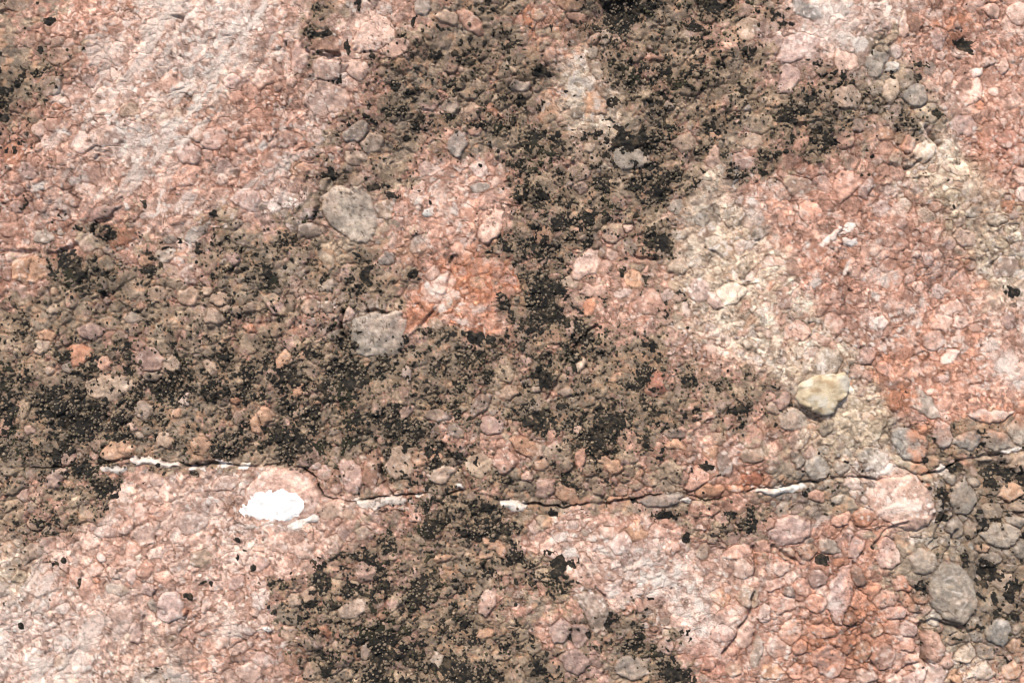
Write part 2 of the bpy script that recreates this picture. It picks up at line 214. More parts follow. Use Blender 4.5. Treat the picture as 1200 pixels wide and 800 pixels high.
VEINS = [[(110,548),(128,546),(151,547),(147,551),(132,553),(114,552)], [(151,537),(170,537),(190,541),(214,545),(203,548),(180,546),(155,545)],
 [(219,546),(236,547),(238,550),(222,549)], [(250,541),(262,541),(271,546),(262,548),(253,546)], [(278,546),(290,542),(293,547),(284,552)],
 [(415,587),(432,583),(460,582),(477,584),(475,590),(450,592),(434,595),(420,594)], [(483,580),(500,579),(508,583),(490,585)],
 [(535,569),(543,571),(546,575),(540,575)], [(582,587),(596,586),(613,589),(622,592),(612,600),(600,598),(586,592)],
 [(795,583),(806,582),(808,588),(797,590)], [(880,574),(893,569),(915,568),(938,566),(943,569),(925,576),(900,578)],
 [(1165,523),(1180,521),(1192,524),(1190,528),(1170,528)], [(1030,552),(1040,545),(1053,552),(1058,558),(1044,562)], [(1090,548),(1102,543),(1108,549),(1099,556)],
 [(958,289),(970,276),(985,266),(987,270),(974,282),(962,290)], [(983,274),(989,264),(999,261),(996,269),(989,276)], [(986,277),(993,281),(1001,280),(1006,284),(1000,288),(990,285)],
 [(333,617),(345,609),(362,605),(378,600),(376,608),(360,615),(345,622),(336,621)]]
SPLASH = [(276,602),(289,588),(300,578),(315,575),(335,576),(348,580),(355,588),(358,596),(349,604),(338,610),(320,613),(300,610),(288,606)]
MAIN = [(-900,560),(-200,540),(0,548),(60,549),(110,546),(150,537),(185,540),(215,545),(250,544),(280,547),(305,549),(325,545),(350,549),(368,562),(378,582),(410,590),(425,584),(470,581),
        (520,580),(545,575),(580,585),(620,592),(660,596),(700,593),(740,588),(770,579),(800,580),(830,586),(860,581),(890,571),(940,565),(985,560),(1010,559),(1030,562),(1060,556),
        (1100,553),(1130,538),(1200,526),(1400,530),(2200,500)]
CREV = [  # other crevices: half width, depth, points
 (2.0, 9, [(440,518),(447,545),(450,565),(458,579)]), (2.6, 9, [(518,520),(537,550),(556,580)]), (2, 6, [(384,213),(374,235),(365,256)]),
 (2.6, 12, [(1083,795),(1090,782),(1080,768),(1078,728)]), (1.8, 8, [(1119,618),(1106,650),(1094,673),(1082,680)]), (2, 9, [(884,640),(886,690),(878,720),(866,750),(850,768)]),
 (1.8, 7, [(905,640),(928,653),(941,662)]), (1.8, 7, [(995,684),(1011,698)]), (3, 5, [(-60,310),(0,296),(35,296),(62,300),(98,282),(118,262),(140,250)]), (2.6, 8, [(1082,153),(1099,173)]),
 (1.4, 5, [(829,288),(851,304)]), (1.4, 5, [(745,299),(772,303)]), (2.2, 9, [(672,518),(674,552)]), (1.6, 6, [(427,602),(443,621)]), (1.5, 5, [(82,665),(80,692)]),
 (5, 2.5, [(-30,740),(3,700),(28,672),(75,622),(108,588),(146,556)]), (2.2, 10, [(926,458),(930,476),(948,486),(962,492)]), (2, 7, [(1060,610),(1035,622),(1020,640)]),
 (2, 6, [(360,60),(368,68),(384,71),(402,68)]), (1.5, 5, [(339,55),(338,64)]), (2, 9, [(400,365),(396,385),(404,400)]), (2, 8, [(418,366),(440,362),(452,366)]),
 (1.6, 6, [(640,470),(680,400),(700,380)]), (1.5, 5, [(222,715),(215,725)]), (1.6, 5, [(170,720),(171,775)]), (2, 7, [(1125,735),(1090,722),(1078,730)]), (1.6, 5, [(40,300),(30,340)]),
 (2, 7, [(1107,560),(1103,600),(1088,640)]), (1.6, 6, [(860,755),(880,800)]), (1.4, 5, [(1040,800),(1060,782),(1075,775)]), (2.0, 6, [(480,395),(520,350),(530,300)]),
 (1.6, 6, [(700,690),(712,700),(714,725)]), (1.8, 6, [(985,615),(1000,660)]), (1.6, 5, [(206,24),(221,30)]), (1.6, 5, [(1040,195),(1060,200),(1075,190)])]
BULGE = [(180,110,220,150,9),(200,690,200,90,9),(948,492,15,10,-7),(725,18,26,24,-14),(1135,48,13,11,-12),(190,458,17,20,-7),(1150,668,16,20,-9),(1165,552,26,10,-8),(652,350,40,50,-4),
         (430,390,60,50,4),(1000,250,120,150,6),(720,680,100,60,7),(575,265,30,26,3),(95,480,44,30,-5),(330,580,70,40,5),(405,440,22,18,-6),(560,470,50,30,-4),(1060,590,44,34,4),(1110,695,40,40,4),
         (700,500,60,24,-4),(480,640,80,60,-3),(930,660,70,40,3),(60,330,60,28,4)]

# ------------------------------------------------------------------ sampling grid over the face (photo millimetres: x right, y down)
def axis(lo, hi, st, n, ratio):
    mid = np.arange(lo, hi + st, st); g = np.cumsum(st * ratio ** np.arange(1, n + 1))
    return np.concatenate([(lo - g)[::-1], mid, mid[-1] + g])
AX = axis(-14, 1214, 1.18, 72, 1.043); AY = axis(-14, 814, 1.18, 72, 1.043)
X, Y = np.meshgrid(AX, AY); NY, NX = X.shape
print('grid', NX, NY, NX * NY)
WX = X + .8 * fbm(X, Y, 9, 3, 3) + .8 * fbm(X, Y, 24, 2, 7); WY = Y + .8 * fbm(X, Y, 9, 3, 4) + .8 * fbm(X, Y, 24, 2, 9)          # warped so no outline is geometric
ZX = X + 11 * fbm(X, Y, 60, 4, 5); ZY = Y + 11 * fbm(X, Y, 60, 4, 6)           # coarser warp for the zones

# clean or distinctly coloured areas with edges of their own: tone, biofilm, black lichen share, roughness, weight, outline
REG = [('c', .2, .12, .5, .65, [(632,88),(690,78),(748,118),(765,205),(735,212),(700,155),(650,122)]),
 ('o', -.2, .02, .36, .85, [(545,282),(590,300),(594,330),(577,370),(560,392),(520,396),(475,374),(480,345),(512,318),(530,298)]),
 ('q', -.1, .03, .42, .8, [(465,215),(500,185),(560,195),(600,225),(600,250),(560,285),(530,290),(490,270),(458,245)]),
 ('q', .05, .16, .6, .75, [(662,300),(700,283),(760,280),(790,300),(802,340),(790,380),(730,378),(690,360),(665,335)]),
 ('c', .0, .02, .42, .85, [(800,232),(828,196),(858,225),(925,290),(955,350),(1000,415),(1045,480),(1045,520),(1000,545),(930,545),(940,490),(900,455),(875,400),(830,345),(800,300)]),
 ('c', .0, .03, .45, .85, [(1078,150),(1112,165),(1150,215),(1200,270),(1200,380),(1165,335),(1118,265),(1075,200)]),
 ('p', -.2, .0, .35, .55, [(120,60),(165,-20),(370,-20),(345,60),(300,110),(215,200),(150,235),(60,250),(20,200),(70,150)]),
 ('p', -.2, .0, .45, .6, [(604,622),(650,603),(760,612),(830,640),(890,640),(890,690),(850,750),(800,740),(770,715),(700,690),(650,655)]),
 ('p', -.1, .01, .45, .6, [(150,552),(320,548),(380,588),(432,605),(415,640),(360,648),(325,680),(315,760),(325,830),(-40,830),(-40,720),(60,645),(110,592)]),
 ('r', -.1, .0, .8, .6, [(885,625),(1000,600),(1045,640),(1080,720),(1080,830),(860,830),(890,720)]),
 ('g', .5, .2, .9, .7, [(1035,505),(1210,500),(1230,730),(1140,745),(1082,725),(1070,650),(1085,600),(1060,560)]),
 ('r', -.1, .0, .42, .55, [(850,205),(920,195),(1060,200),(1085,270),(1150,330),(1230,390),(1230,480),(1060,490),(1000,400),(950,335),(900,275)]),
 ('r', -.1, .0, .5, .45, [(1085,-20),(1230,-20),(1230,260),(1160,215),(1115,150),(1085,90)])]
# ------------------------------------------------------------------ clasts
class Clast: pass
CL = []
def planes(rng, rx, ry, n):
    a = np.sort((np.arange(n) + rng.uniform(-.33, .33, n)) * 2 * math.pi / n + rng.uniform(0, 6.28))
    d = rng.uniform(.80, 1.06, n); return a, d
def add_clast(x, y, rx, ry, ang, col, shape, rel, name='pebble', poly=None, label=None, hero=True):
    c = Clast(); c.x, c.y, c.rx, c.ry = x, y, rx, ry; c.a = -R(ang); c.col = col; c.shape = shape; c.rel = rel; c.name = name; c.poly = poly; c.label = label; c.hero = hero
    c.r = math.sqrt(rx * ry); c.tx, c.ty = RNG.normal(0, .045, 2); c.off = RNG.normal(.25, .5)
    if shape == 'a': c.pl = planes(RNG, rx, ry, int(RNG.integers(5, 8)))
    else: c.pl = planes(RNG, rx, ry, 9); c.pl = (c.pl[0], RNG.uniform(.93, 1.05, 9))
    CL.append(c)
def psdf(px, py, P):
    P = np.array(P, float); d = np.full(px.shape, 1e9); s = np.ones(px.shape)
    n = len(P)
    for i in range(n):
        a = P[i]; b = P[i - 1]; e = b - a; wx = px - a[0]; wy = py - a[1]
        t = np.clip((wx * e[0] + wy * e[1]) / (e @ e), 0, 1); d = np.minimum(d, (wx - e[0] * t) ** 2 + (wy - e[1] * t) ** 2)
        c1 = py >= a[1]; c2 = py < b[1]; c3 = e[0] * wy > e[1] * wx
        s = np.where((c1 & c2 & c3) | (~c1 & ~c2 & ~c3), -s, s)
    return s * np.sqrt(d)
for nm, col, rel, lab, P in POLY:
    P_ = np.array(P, float); cx, cy = P_.mean(0); ex = np.ptp(P_, 0) / 2; add_clast(cx, cy, ex[0], ex[1], 0, col, 'p', rel, nm, P, lab)
for P in VEINS:
    P_ = np.array(P, float); cx, cy = P_.mean(0); ex = np.ptp(P_, 0) / 2; add_clast(cx, cy, ex[0], ex[1], 0, 'x', 'p', 1.3, 'calcite_vein', P)
for s in HERO.replace('\n', '').split(';'):
    t = s.split(); v = [float(q) for q in t[:5]]
    add_clast(*v, t[5], t[6], float(t[7]), 'cobble' if v[2] * v[3] > 330 else 'pebble')
# fill with anonymous pebbles
OC = 2.0; ox0, oy0 = -700, -700; occ = np.zeros((int(2200 / OC), int(2600 / OC)), bool)
oyy, oxx = np.mgrid[0:occ.shape[0], 0:occ.shape[1]]
def mark(x, y, rx, ry, a, k):
    m = max(rx, ry) * k; i0 = int((x - m - ox0) / OC); i1 = int((x + m - ox0) / OC) + 2; j0 = int((y - m - oy0) / OC); j1 = int((y + m - oy0) / OC) + 2
    i0 = max(i0, 0); j0 = max(j0, 0)
    xx = oxx[j0:j1, i0:i1] * OC + ox0 - x; yy = oyy[j0:j1, i0:i1] * OC + oy0 - y; ca, sa = math.cos(a), math.sin(a)
    occ[j0:j1, i0:i1] |= ((xx * ca + yy * sa) / rx) ** 2 + ((-xx * sa + yy * ca) / ry) ** 2 < k * k
for c in CL: mark(c.x, c.y, c.rx, c.ry, c.a, .95)
toneKeys = np.array([list(r) for r in TONE])
def tone_at(x, y):
    return toneKeys[min(max(int(y // 50), 0), 15), min(max(int(x // 50), 0), 23)]
cand = []
for lo, hi, n in ((10, 15, 2600), (7, 10, 9000), (4.6, 7, 26000), (3.2, 4.6, 42000)):
    cand.append(np.stack([RNG.uniform(-75, 1275, n), RNG.uniform(-75, 875, n), np.sort(RNG.uniform(lo, hi, n))[::-1]], 1))
far = RNG.uniform([-650, -650, 12], [1850, 1450, 34], (2500, 3)); far = far[(far[:, 0] < -60) | (far[:, 0] > 1260) | (far[:, 1] < -60) | (far[:, 1] > 860)]
for x, y, r in np.concatenate([far] + cand):
    k = .8
    ii = int((x - ox0) / OC); jj = int((y - oy0) / OC); o = int(r * k / OC)
    if occ[jj, ii] or occ[jj + o, ii] or occ[jj - o, ii] or occ[jj, ii + o] or occ[jj, ii - o]: continue
    tk = tone_at(x, y)
    if r > 8 and tk in 'pwck' and RNG.random() < .85: continue
    if tk in 'pwckqr' and RNG.random() < (.72 if tk in 'pwc' or y < 560 else .3): continue
    if r > 7 and tk == 't' and RNG.random() < .4: continue
    asp = RNG.uniform(1, 1.75); q = math.sqrt(asp); a = float(RNG.uniform(-90, 90)) if RNG.random() < .45 else float(RNG.normal(25, 25))
    j = RNG.normal(0, 22, 2); tk = tone_at(x + j[0], y + j[1])
    u = RNG.random()
    if tk == 't': tk = 't' if u < .42 else 'f' if u < .6 else 'q' if u < .74 else 'm' if u < .84 else 'g' if u < .94 else 'a'
    elif tk == 'g': tk = 'g' if u < .5 else 'h' if u < .65 else 'l' if u < .8 else 'f' if u < .9 else 'p'
    elif tk in 'qr': tk = tk if u < .55 else 'p' if u < .72 else 'm' if u < .84 else 'r' if u < .93 else 'w' if u < .97 else 'o'
    elif tk in 'pw': tk = tk if u < .6 else 'q' if u < .78 else 'w' if u < .94 else 'm'
    elif tk in 'ck': tk = tk if u < .6 else 'p' if u < .78 else 'w' if u < .86 else 'k' if u < .94 else 'a'
    elif tk == 'o': tk = 'r' if u < .35 else 'q' if u < .6 else 'o' if u < .8 else 'm'
    rf = float(samp(gRough, np.array(x), np.array(y)))
    add_clast(x, y, r * q, r / q, a, tk, 'a' if RNG.random() < .6 else 'r', (.5 + 1.7 * rf * RNG.uniform(.5, 1.3)) * min(r / 7, 1.6), hero=False)
    mark(x, y, r * q, r / q, -R(a), .86)
print('clasts', len(CL))

NV = fbm(X, Y, 5, 3, 99)
D1 = np.full(X.shape, 60., np.float32); D2 = D1.copy(); ID = np.full(X.shape, -1, np.int32)
for n, c in enumerate(CL):
    m = max(c.rx, c.ry) * 1.25 + 5
    i0, i1 = np.searchsorted(AX, [c.x - m, c.x + m]); j0, j1 = np.searchsorted(AY, [c.y - m, c.y + m])
    if i1 - i0 < 2 or j1 - j0 < 2: continue
    sl_ = (slice(j0, j1), slice(i0, i1)); px = WX[sl_]; py = WY[sl_]
    if c.poly is not None: d = psdf(px, py, c.poly)
    else:
        dx = px - c.x; dy = py - c.y; ca, sa = math.cos(c.a), math.sin(c.a); lx = (dx * ca + dy * sa) / c.rx; ly = (-dx * sa + dy * ca) / c.ry
        pa, pd = c.pl; s8 = 0
        for a_, d_ in zip(pa, pd): s8 = s8 + np.maximum((lx * math.cos(a_) + ly * math.sin(a_)) / d_, 0) ** (16 if c.shape == 'a' else 6)
        d = (s8 ** (1 / 16 if c.shape == 'a' else 1 / 6) - 1) * min(c.r, c.ry * 1.15)
    if c.name == 'calcite_vein': d = d + 1.0 * NV[sl_] + .3
    if c.hero: d = d - 1.2
    d = d.astype(np.float32); a1 = D1[sl_]; a2 = D2[sl_]; ai = ID[sl_]; w = d < a1
    D2[sl_] = np.where(w, a1, np.minimum(a2, d)); D1[sl_] = np.where(w, d, a1); ID[sl_] = np.where(w, n, ai)
IN = D1 < 0
E = np.minimum(-D1, (D2 - D1) * .5)               # distance to the nearest joint, inside a clast
# grains of the groundmass: jittered cells
def cells(px, py, size, seed):
    gx = np.floor(px / size); gy = np.floor(py / size); b1 = np.full(px.shape, 9e9, np.float32); b2 = b1.copy(); h = np.zeros(px.shape, np.float32)
    for i in (-1, 0, 1):
        for j in (-1, 0, 1):
            cx = gx + i; cy = gy + j; d = np.hypot((cx + hsh(cx, cy, seed)) * size - px, (cy + hsh(cx, cy, seed + 1)) * size - py).astype(np.float32)
            w = d < b1; b2 = np.where(w, b1, np.minimum(b2, d)); h = np.where(w, hsh(cx, cy, seed + 2), h); b1 = np.where(w, d, b1)
    return (b2 - b1) * .5, h
eC1, hC1 = cells(WX, WY, 5.2, 11); eC2, hC2 = cells(WX + 3, WY, 9.5, 21)
pick = fbm(X, Y, 26, 2, 8) > .2
eC3, hC3 = cells(WX, WY + 5, 3.4, 31); tiny = fbm(X, Y, 34, 3, 9) > .5
eC = np.where(pick, eC2, np.where(tiny, eC3, eC1)); hC = np.where(pick, hC2, np.where(tiny, hC3, hC1))

# ------------------------------------------------------------------ zones on the grid
rough = samp(gRough, ZX, ZY); tone = samp(gTone, ZX, ZY); film = samp(gFilm, ZX, ZY); K = samp(gK, ZX, ZY)
for tk, fv, kv, rv, wt, P in REG:
    w = sst(9, -7, psdf(WX * .35 + ZX * .65, WY * .35 + ZY * .65, P) + 4 * fbm(X, Y, 14, 3, 13)) * wt
    rough = rough * (1 - w) + w * rv; K = K * (1 - w * 1.2).clip(0) + w * kv; film = film * (1 - w) + w * fv; tone = tone * (1 - w[..., None]) + w[..., None] * s2l(PAL[tk])
FU = sst(-1.25 + .8 * rough, .9 + .8 * rough, fbm(X, Y, 34, 3, 12))     # how tightly the grains are cemented together (1 = fused)
# ------------------------------------------------------------------ relief, in mm
H = 9 * fbm(X, Y, 420, 2, 30) + 3.6 * fbm(X, Y, 130, 3, 31) + 1.1 * fbm(X, Y, 40, 3, 32) * (.5 + rough)
for bx, by, rx, ry, h in BULGE: H += h * np.exp(-((ZX * .3 + WX * .7 - bx) / rx) ** 2 - ((ZY * .3 + WY * .7 - by) / ry) ** 2)
# oblique flaking steps, rising to the right as in the photograph
st = (X * .42 + Y * .9 + 22 * fbm(X, Y, 90, 4, 40)) / 46.; fr = st - np.floor(st)
H += 2.2 * (sst(0, .16, fr) - fr) * (.35 + .9 * rough)
def seg_dist(pts, pad):
    d = np.full(X.shape, 99., np.float32)
    for (xa, ya), (xb, yb) in zip(pts[:-1], pts[1:]):
        i0, i1 = np.searchsorted(AX, [min(xa, xb) - pad, max(xa, xb) + pad]); j0, j1 = np.searchsorted(AY, [min(ya, yb) - pad, max(ya, yb) + pad])
        sl_ = (slice(j0, j1), slice(i0, i1)); ex, ey = xb - xa, yb - ya; wx = WX[sl_] - xa; wy = WY[sl_] - ya
        t = np.clip((wx * ex + wy * ey) / (ex * ex + ey * ey), 0, 1); d[sl_] = np.minimum(d[sl_], np.hypot(wx - ex * t, wy - ey * t))
    return d
yc = np.interp(X, [p[0] for p in MAIN], [p[1] for p in MAIN])
side = WY - yc                                     # >0 : lower slab
H += 5.0 * sst(-2, 3, side) * np.exp(-np.clip(side, 0, None) / 60.) - 1.5 * np.exp(-np.abs(side) / 14)
dm = seg_dist(MAIN, 14); mw = 1.15 + .6 * fbm(X, Y, 60, 2, 44)
CR = 12 * np.clip(.62 + .5 * fbm(X, Y, 34, 3, 45), .34, 1.2) * np.exp(-(dm / np.clip(mw, .6, 3)) ** 2)
for w, dep, pts in CREV: CR = np.maximum(CR, dep * np.exp(-(seg_dist(pts, 12) / w) ** 2) * np.clip(.8 + .35 * fbm(X, Y, 20, 2, 46), 0, 1.3))
cx_ = np.array([c.x for c in CL]); cy_ = np.array([c.y for c in CL]); rel = np.array([c.rel for c in CL]); off = np.array([c.off for c in CL])
tx = np.array([c.tx for c in CL]); ty = np.array([c.ty for c in CL]); rr = np.array([min(c.r, 20) for c in CL]); hero = np.array([c.hero for c in CL])
I = np.maximum(ID, 0); lx = X - cx_[I]; ly = Y - cy_[I]; e = np.clip(E, 0, None)
dome = (1 - np.exp(-e / (.8 + .06 * rr[I]))) * .80 + .20 * np.sqrt(np.clip(e / (rr[I] * .9), 0, 1))
fine = .34 * fbm(X, Y, 7, 3, 50) + .16 * fbm(X, Y, 3.1, 2, 51)
FU = np.where(IN & hero[I], .25 * FU, FU) * np.clip(1.3 - .5 * rough, .5, 1); flat = 1 - .62 * FU
hin = off[I] * np.clip(e / 2.5, 0, 1) * flat * (.2 + .8 * rough) + rel[I] * dome * np.where(hero[I], .72 * np.clip(.25 + .75 * rough, 0, 1), .10 + .37 * rough) * flat + (tx[I] * lx + ty[I] * ly) * np.clip(e / 2, 0, 1) + fine * .75 * (.5 + .7 * rough)
hout = -.2 + (1 - np.exp(-eC / 1.0)) * (.3 + 1.2 * hC) * (.15 + .8 * rough) * flat + fine * (.5 + rough)
groove = np.where(IN, np.exp(-(e / .95) ** 2), np.exp(-(np.clip(D1, 0, 20) / .9) ** 2))
ghh = (1 - np.exp(-eC / 1.0)) * (.2 + .9 * hC) * (.12 + .5 * rough)
hin = hin + FU * ghh
H = H + np.where(IN, hin, hout) - groove * (.38 + 1.25 * rough) * (1 - .7 * FU) - CR
pit = sst(1.15, 2.1, fbm(X, Y, 7.5, 3, 86) + .5 * fbm(X, Y, 40, 2, 87)) * np.where(IN, .35 * np.exp(-(e / 2.5) ** 2), 1) * (.4 + .9 * rough); pit = pit * (1 - .7 * FU); H = H - 2.2 * pit
H = H + (.26 * fbm(X * 1.0 + Y * .75, Y * .45 - X * .25, 7, 3, 52)) * (1.15 - rough)     # flaky, sheared grain of the smoother parts

# ------------------------------------------------------------------ colour of the material itself (linear albedo)
palc = {k: s2l(v) for k, v in PAL.items()}
ccol = np.array([palc[c.col] for c in CL]); NC = len(CL)
br = np.exp(RNG.normal(0, .15, NC)) * np.where(hero, .97, 1); ccol = ccol * br[:, None]
ccol = ccol * np.exp(RNG.normal(0, .05, (NC, 1)) * np.array([0, .6, 1.]))
ccol = np.where(hero[:, None], ccol, ccol * .8 + .2 * samp(gTone, cx_, cy_))
g_b = np.exp((hC - .5) * 1.0 + (hC3 - .5) * .45); hue = hsh(np.floor(hC * 997), np.floor(hC * 331), 5)
gcol = tone * g_b[..., None] * np.stack([1 + .02 * (hue - .5), 1 - .16 * (hue - .5), 1 - .26 * (hue - .5)], -1)
col = np.where(IN[..., None], ccol[I], gcol)
# where the stones are fused the colour runs on from one to the next
run = gcol * np.exp(.12 * fbm(X, Y, 8, 4, 58, .8) + .07 * fbm(X, Y, 45, 3, 59))[..., None]
fz = np.where(IN & hero[I], .22, np.where(IN, .12 + .78 * FU, .12)); fz = np.clip(fz, 0, .85); fz = fz[..., None]; col = col * (1 - fz) + fz * run
al, ac = X * .6 - Y * .8, X * .8 + Y * .6; lo = fbm(al * .2, ac, 10, 4, 57); str_ = (1 - rough) * .15 * sst(560, 380, X + .3 * Y); col = col * np.exp(str_ * lo)[..., None]
streak = sst(.9, 1.7, fbm(al * .16 + 40, ac, 13, 4, 55) + .45 * fbm(X, Y, 26, 2, 53)) * sst(470, 330, X + .35 * Y) * sst(.75, .4, rough) * .5
# clay-coloured cement shows in the joints between the stones
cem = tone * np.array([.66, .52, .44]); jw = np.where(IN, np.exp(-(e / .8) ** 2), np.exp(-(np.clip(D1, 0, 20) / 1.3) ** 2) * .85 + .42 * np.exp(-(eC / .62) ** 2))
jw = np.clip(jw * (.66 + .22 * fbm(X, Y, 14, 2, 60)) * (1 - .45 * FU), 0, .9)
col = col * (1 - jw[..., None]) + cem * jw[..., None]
def ell(x, y, rx, ry, ang=0., pad=2.2):
    m = max(rx, ry) * pad; i0, i1 = np.searchsorted(AX, [x - m, x + m]); j0, j1 = np.searchsorted(AY, [y - m, y + m]); sl_ = (slice(j0, j1), slice(i0, i1))
    dx = WX[sl_] - x; dy = WY[sl_] - y; a = -R(ang); ca, sa = math.cos(a), math.sin(a)
    return sl_, np.sqrt(((dx * ca + dy * sa) / rx) ** 2 + ((-dx * sa + dy * ca) / ry) ** 2)
n6 = fbm(X, Y, 6, 3, 61); n18 = fbm(X, Y, 18, 4, 62); n40 = fbm(X, Y, 42, 4, 63)
for x, y, rx, ry, ck, s in STN:
    sl_, q = ell(x, y, rx, ry); w = np.clip(sst(1.25, .45, q + .22 * n18[sl_]) * s * (.75 + .3 * n6[sl_]), 0, .95)[..., None]
    lum = (col[sl_] @ [.3, .5, .2])[..., None] / max(float(palc[ck] @ [.3, .5, .2]), .01)
    col[sl_] = col[sl_] * (1 - w) + w * palc[ck] * np.clip(lum, .55, 1.35) ** .75
# hairline cracks and iron-dark specks
rg1 = np.abs(fbm(X, Y, 24, 3, 67)); rg2 = np.abs(fbm(X, Y, 38, 3, 68)); hl = np.maximum(sst(.055, .01, rg1) * (fbm(X, Y, 30, 2, 69) > .25), sst(.05, .01, rg2) * (fbm(X, Y, 44, 2, 74) > .1))
H = H - .55 * hl
spk = sst(1.6, 2.2, fbm(X, Y, 3.6, 2, 75) + .35 * fbm(X, Y, 30, 2, 76))
dk = np.clip(np.maximum(.8 * hl, .75 * spk), 0, .8)[..., None]; col = col * (1 - dk) + dk * s2l((92, 66, 54))
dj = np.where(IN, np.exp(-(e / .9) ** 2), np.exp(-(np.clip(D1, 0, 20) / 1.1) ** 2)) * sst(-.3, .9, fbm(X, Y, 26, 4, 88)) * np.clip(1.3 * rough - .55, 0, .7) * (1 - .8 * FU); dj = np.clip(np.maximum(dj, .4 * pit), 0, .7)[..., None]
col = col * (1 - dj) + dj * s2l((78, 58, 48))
isvein = IN & np.array([c.name == 'calcite_vein' for c in CL])[I]
vd = sst(.1, 1.3, n6 + .5 * n18)[..., None] * isvein[..., None] * .6; col = col * (1 - vd) + vd * s2l((206, 192, 178))
# mottling inside the stones
n3 = fbm(X, Y, 2.9, 2, 64)
mot = 1 + .11 * n6 + .07 * n18 + .04 * n40 + .13 * n3
col = col * np.clip(mot, .6, 1.5)[..., None]
# chalky bloom and crystalline spar over the palest zones
palez = samp(np.array([[{'w': .62, 'p': .34, 'c': .28, 'q': .16, 'r': .15, 'k': .12}.get(c, .03) for c in r] for r in TONE]), ZX, ZY)
pw = sst(.95, 1.9, n18 * .75 + n6 * .85 + palez * 2.0 - .45) * .34
for x, y, rx, ry, an, s in WHT:
    sl_, q = ell(x, y, rx, ry, an); w = sst(1.2, .5, q + .28 * n6[sl_]) * s * .88; pw[sl_] = np.maximum(pw[sl_], w)
fl = (hC3 > .86) * np.clip(eC3 / .8, 0, 1) * np.clip(palez * 2.8 + .12, 0, .75) * (fbm(X, Y, 22, 2, 56) > -.6); pw = np.maximum(pw, fl)
fl = (hC1 > .80) * np.clip(eC1 / 1.0, 0, 1) * np.clip(palez * 3, 0, .95) * (fbm(X, Y, 30, 3, 54) > .35); pw = np.maximum(pw, fl)
pw = np.maximum(pw, streak)
pw = np.clip(pw, 0, .95)[..., None]; col = col * (1 - pw) + pw * s2l((255, 240, 228))
# thin grey-brown biofilm on weathered parts
fm = sst(-.25, .45, (film - .47) * 2.6 + .75 * n18 + .5 * n6 + .5 * n40)
fm = fm * np.where(IN & hero[I], .22, .85) * np.where(film > .02, 1, 0)
filmc = s2l((160, 139, 117)) * np.exp(.24 * n6 + .2 * n3 + .16 * n18 + .10 * fbm(X, Y, 30, 3, 66))[..., None] * np.where(IN, br[I], g_b ** .7)[..., None]
filmw = s2l((138, 134, 124)); cool = sst(-.2, 1.2, n40)[..., None] * .35; filmc = filmc * (1 - cool) + cool * filmw * np.exp(.15 * n6)[..., None]
tn = sst(.8, 1.4, fbm(X, Y, 9, 3, 78) + .3 * n40)[..., None] * .75; filmc = filmc * (1 - tn) + tn * s2l((204, 160, 126)) * np.exp(.15 * n3)[..., None]
fm = np.where(isvein, 0, fm); fm = np.clip(fm, 0, .9)[..., None]; col = col * (1 - fm) + fm * filmc

# ------------------------------------------------------------------ black lichen field
def rank(a):
    q = np.percentile(a[::5, ::5], np.arange(0, 101)); return np.interp(a, q, np.linspace(0, 1, 101))
nb = fbm(X + 4 * fbm(X, Y, 12, 2, 70), Y, 24, 5, 71, .74); nbq = rank(nb)
nb2 = rank(fbm(X, Y, 5.5, 3, 77, .7)); BF = (K * .75 - .045 - (nbq * .60 + nb2 * .40 - .5) * 1.25 - .5) * 2.4; BF = np.where(K > .02, BF, -1)
sharp = fbm(X, Y, 8, 4, 72, .7)
for x, y, rx, ry in BLK:
    if rx * ry < 70: rx *= .8; ry *= .8
    if x < 320 and y > 600: rx *= .75; ry *= .75
    sl_, q = ell(x, y, rx, ry); BF[sl_] = np.maximum(BF[sl_], (1.05 - q) * 1.1 + .55 * sharp[sl_] * np.clip(q, .3, 1))
BF = np.where(IN & hero[I] & (E > 1), BF - .38, BF)
for c in CL[:len(POLY) + len(VEINS)]:
    if c.name == 'calcite_vein' or c.label and 'peach' in c.label:
        BF = np.where(ID == CL.index(c), -1, BF)

# olive-brown thallus margin round the black colonies
rim = (sst(-1.25, .0, BF + .25 * n3 + .2 * n6) * .72 * sst(.05, .2, K) * np.where(IN & hero[I], .6, 1))[..., None]; col = col * (1 - rim) + rim * s2l((118, 99, 78)) * np.exp(.34 * n3 + .2 * n6)[..., None]
ALBEDO = np.clip(col * ALB, .01, .72).astype(np.float32)

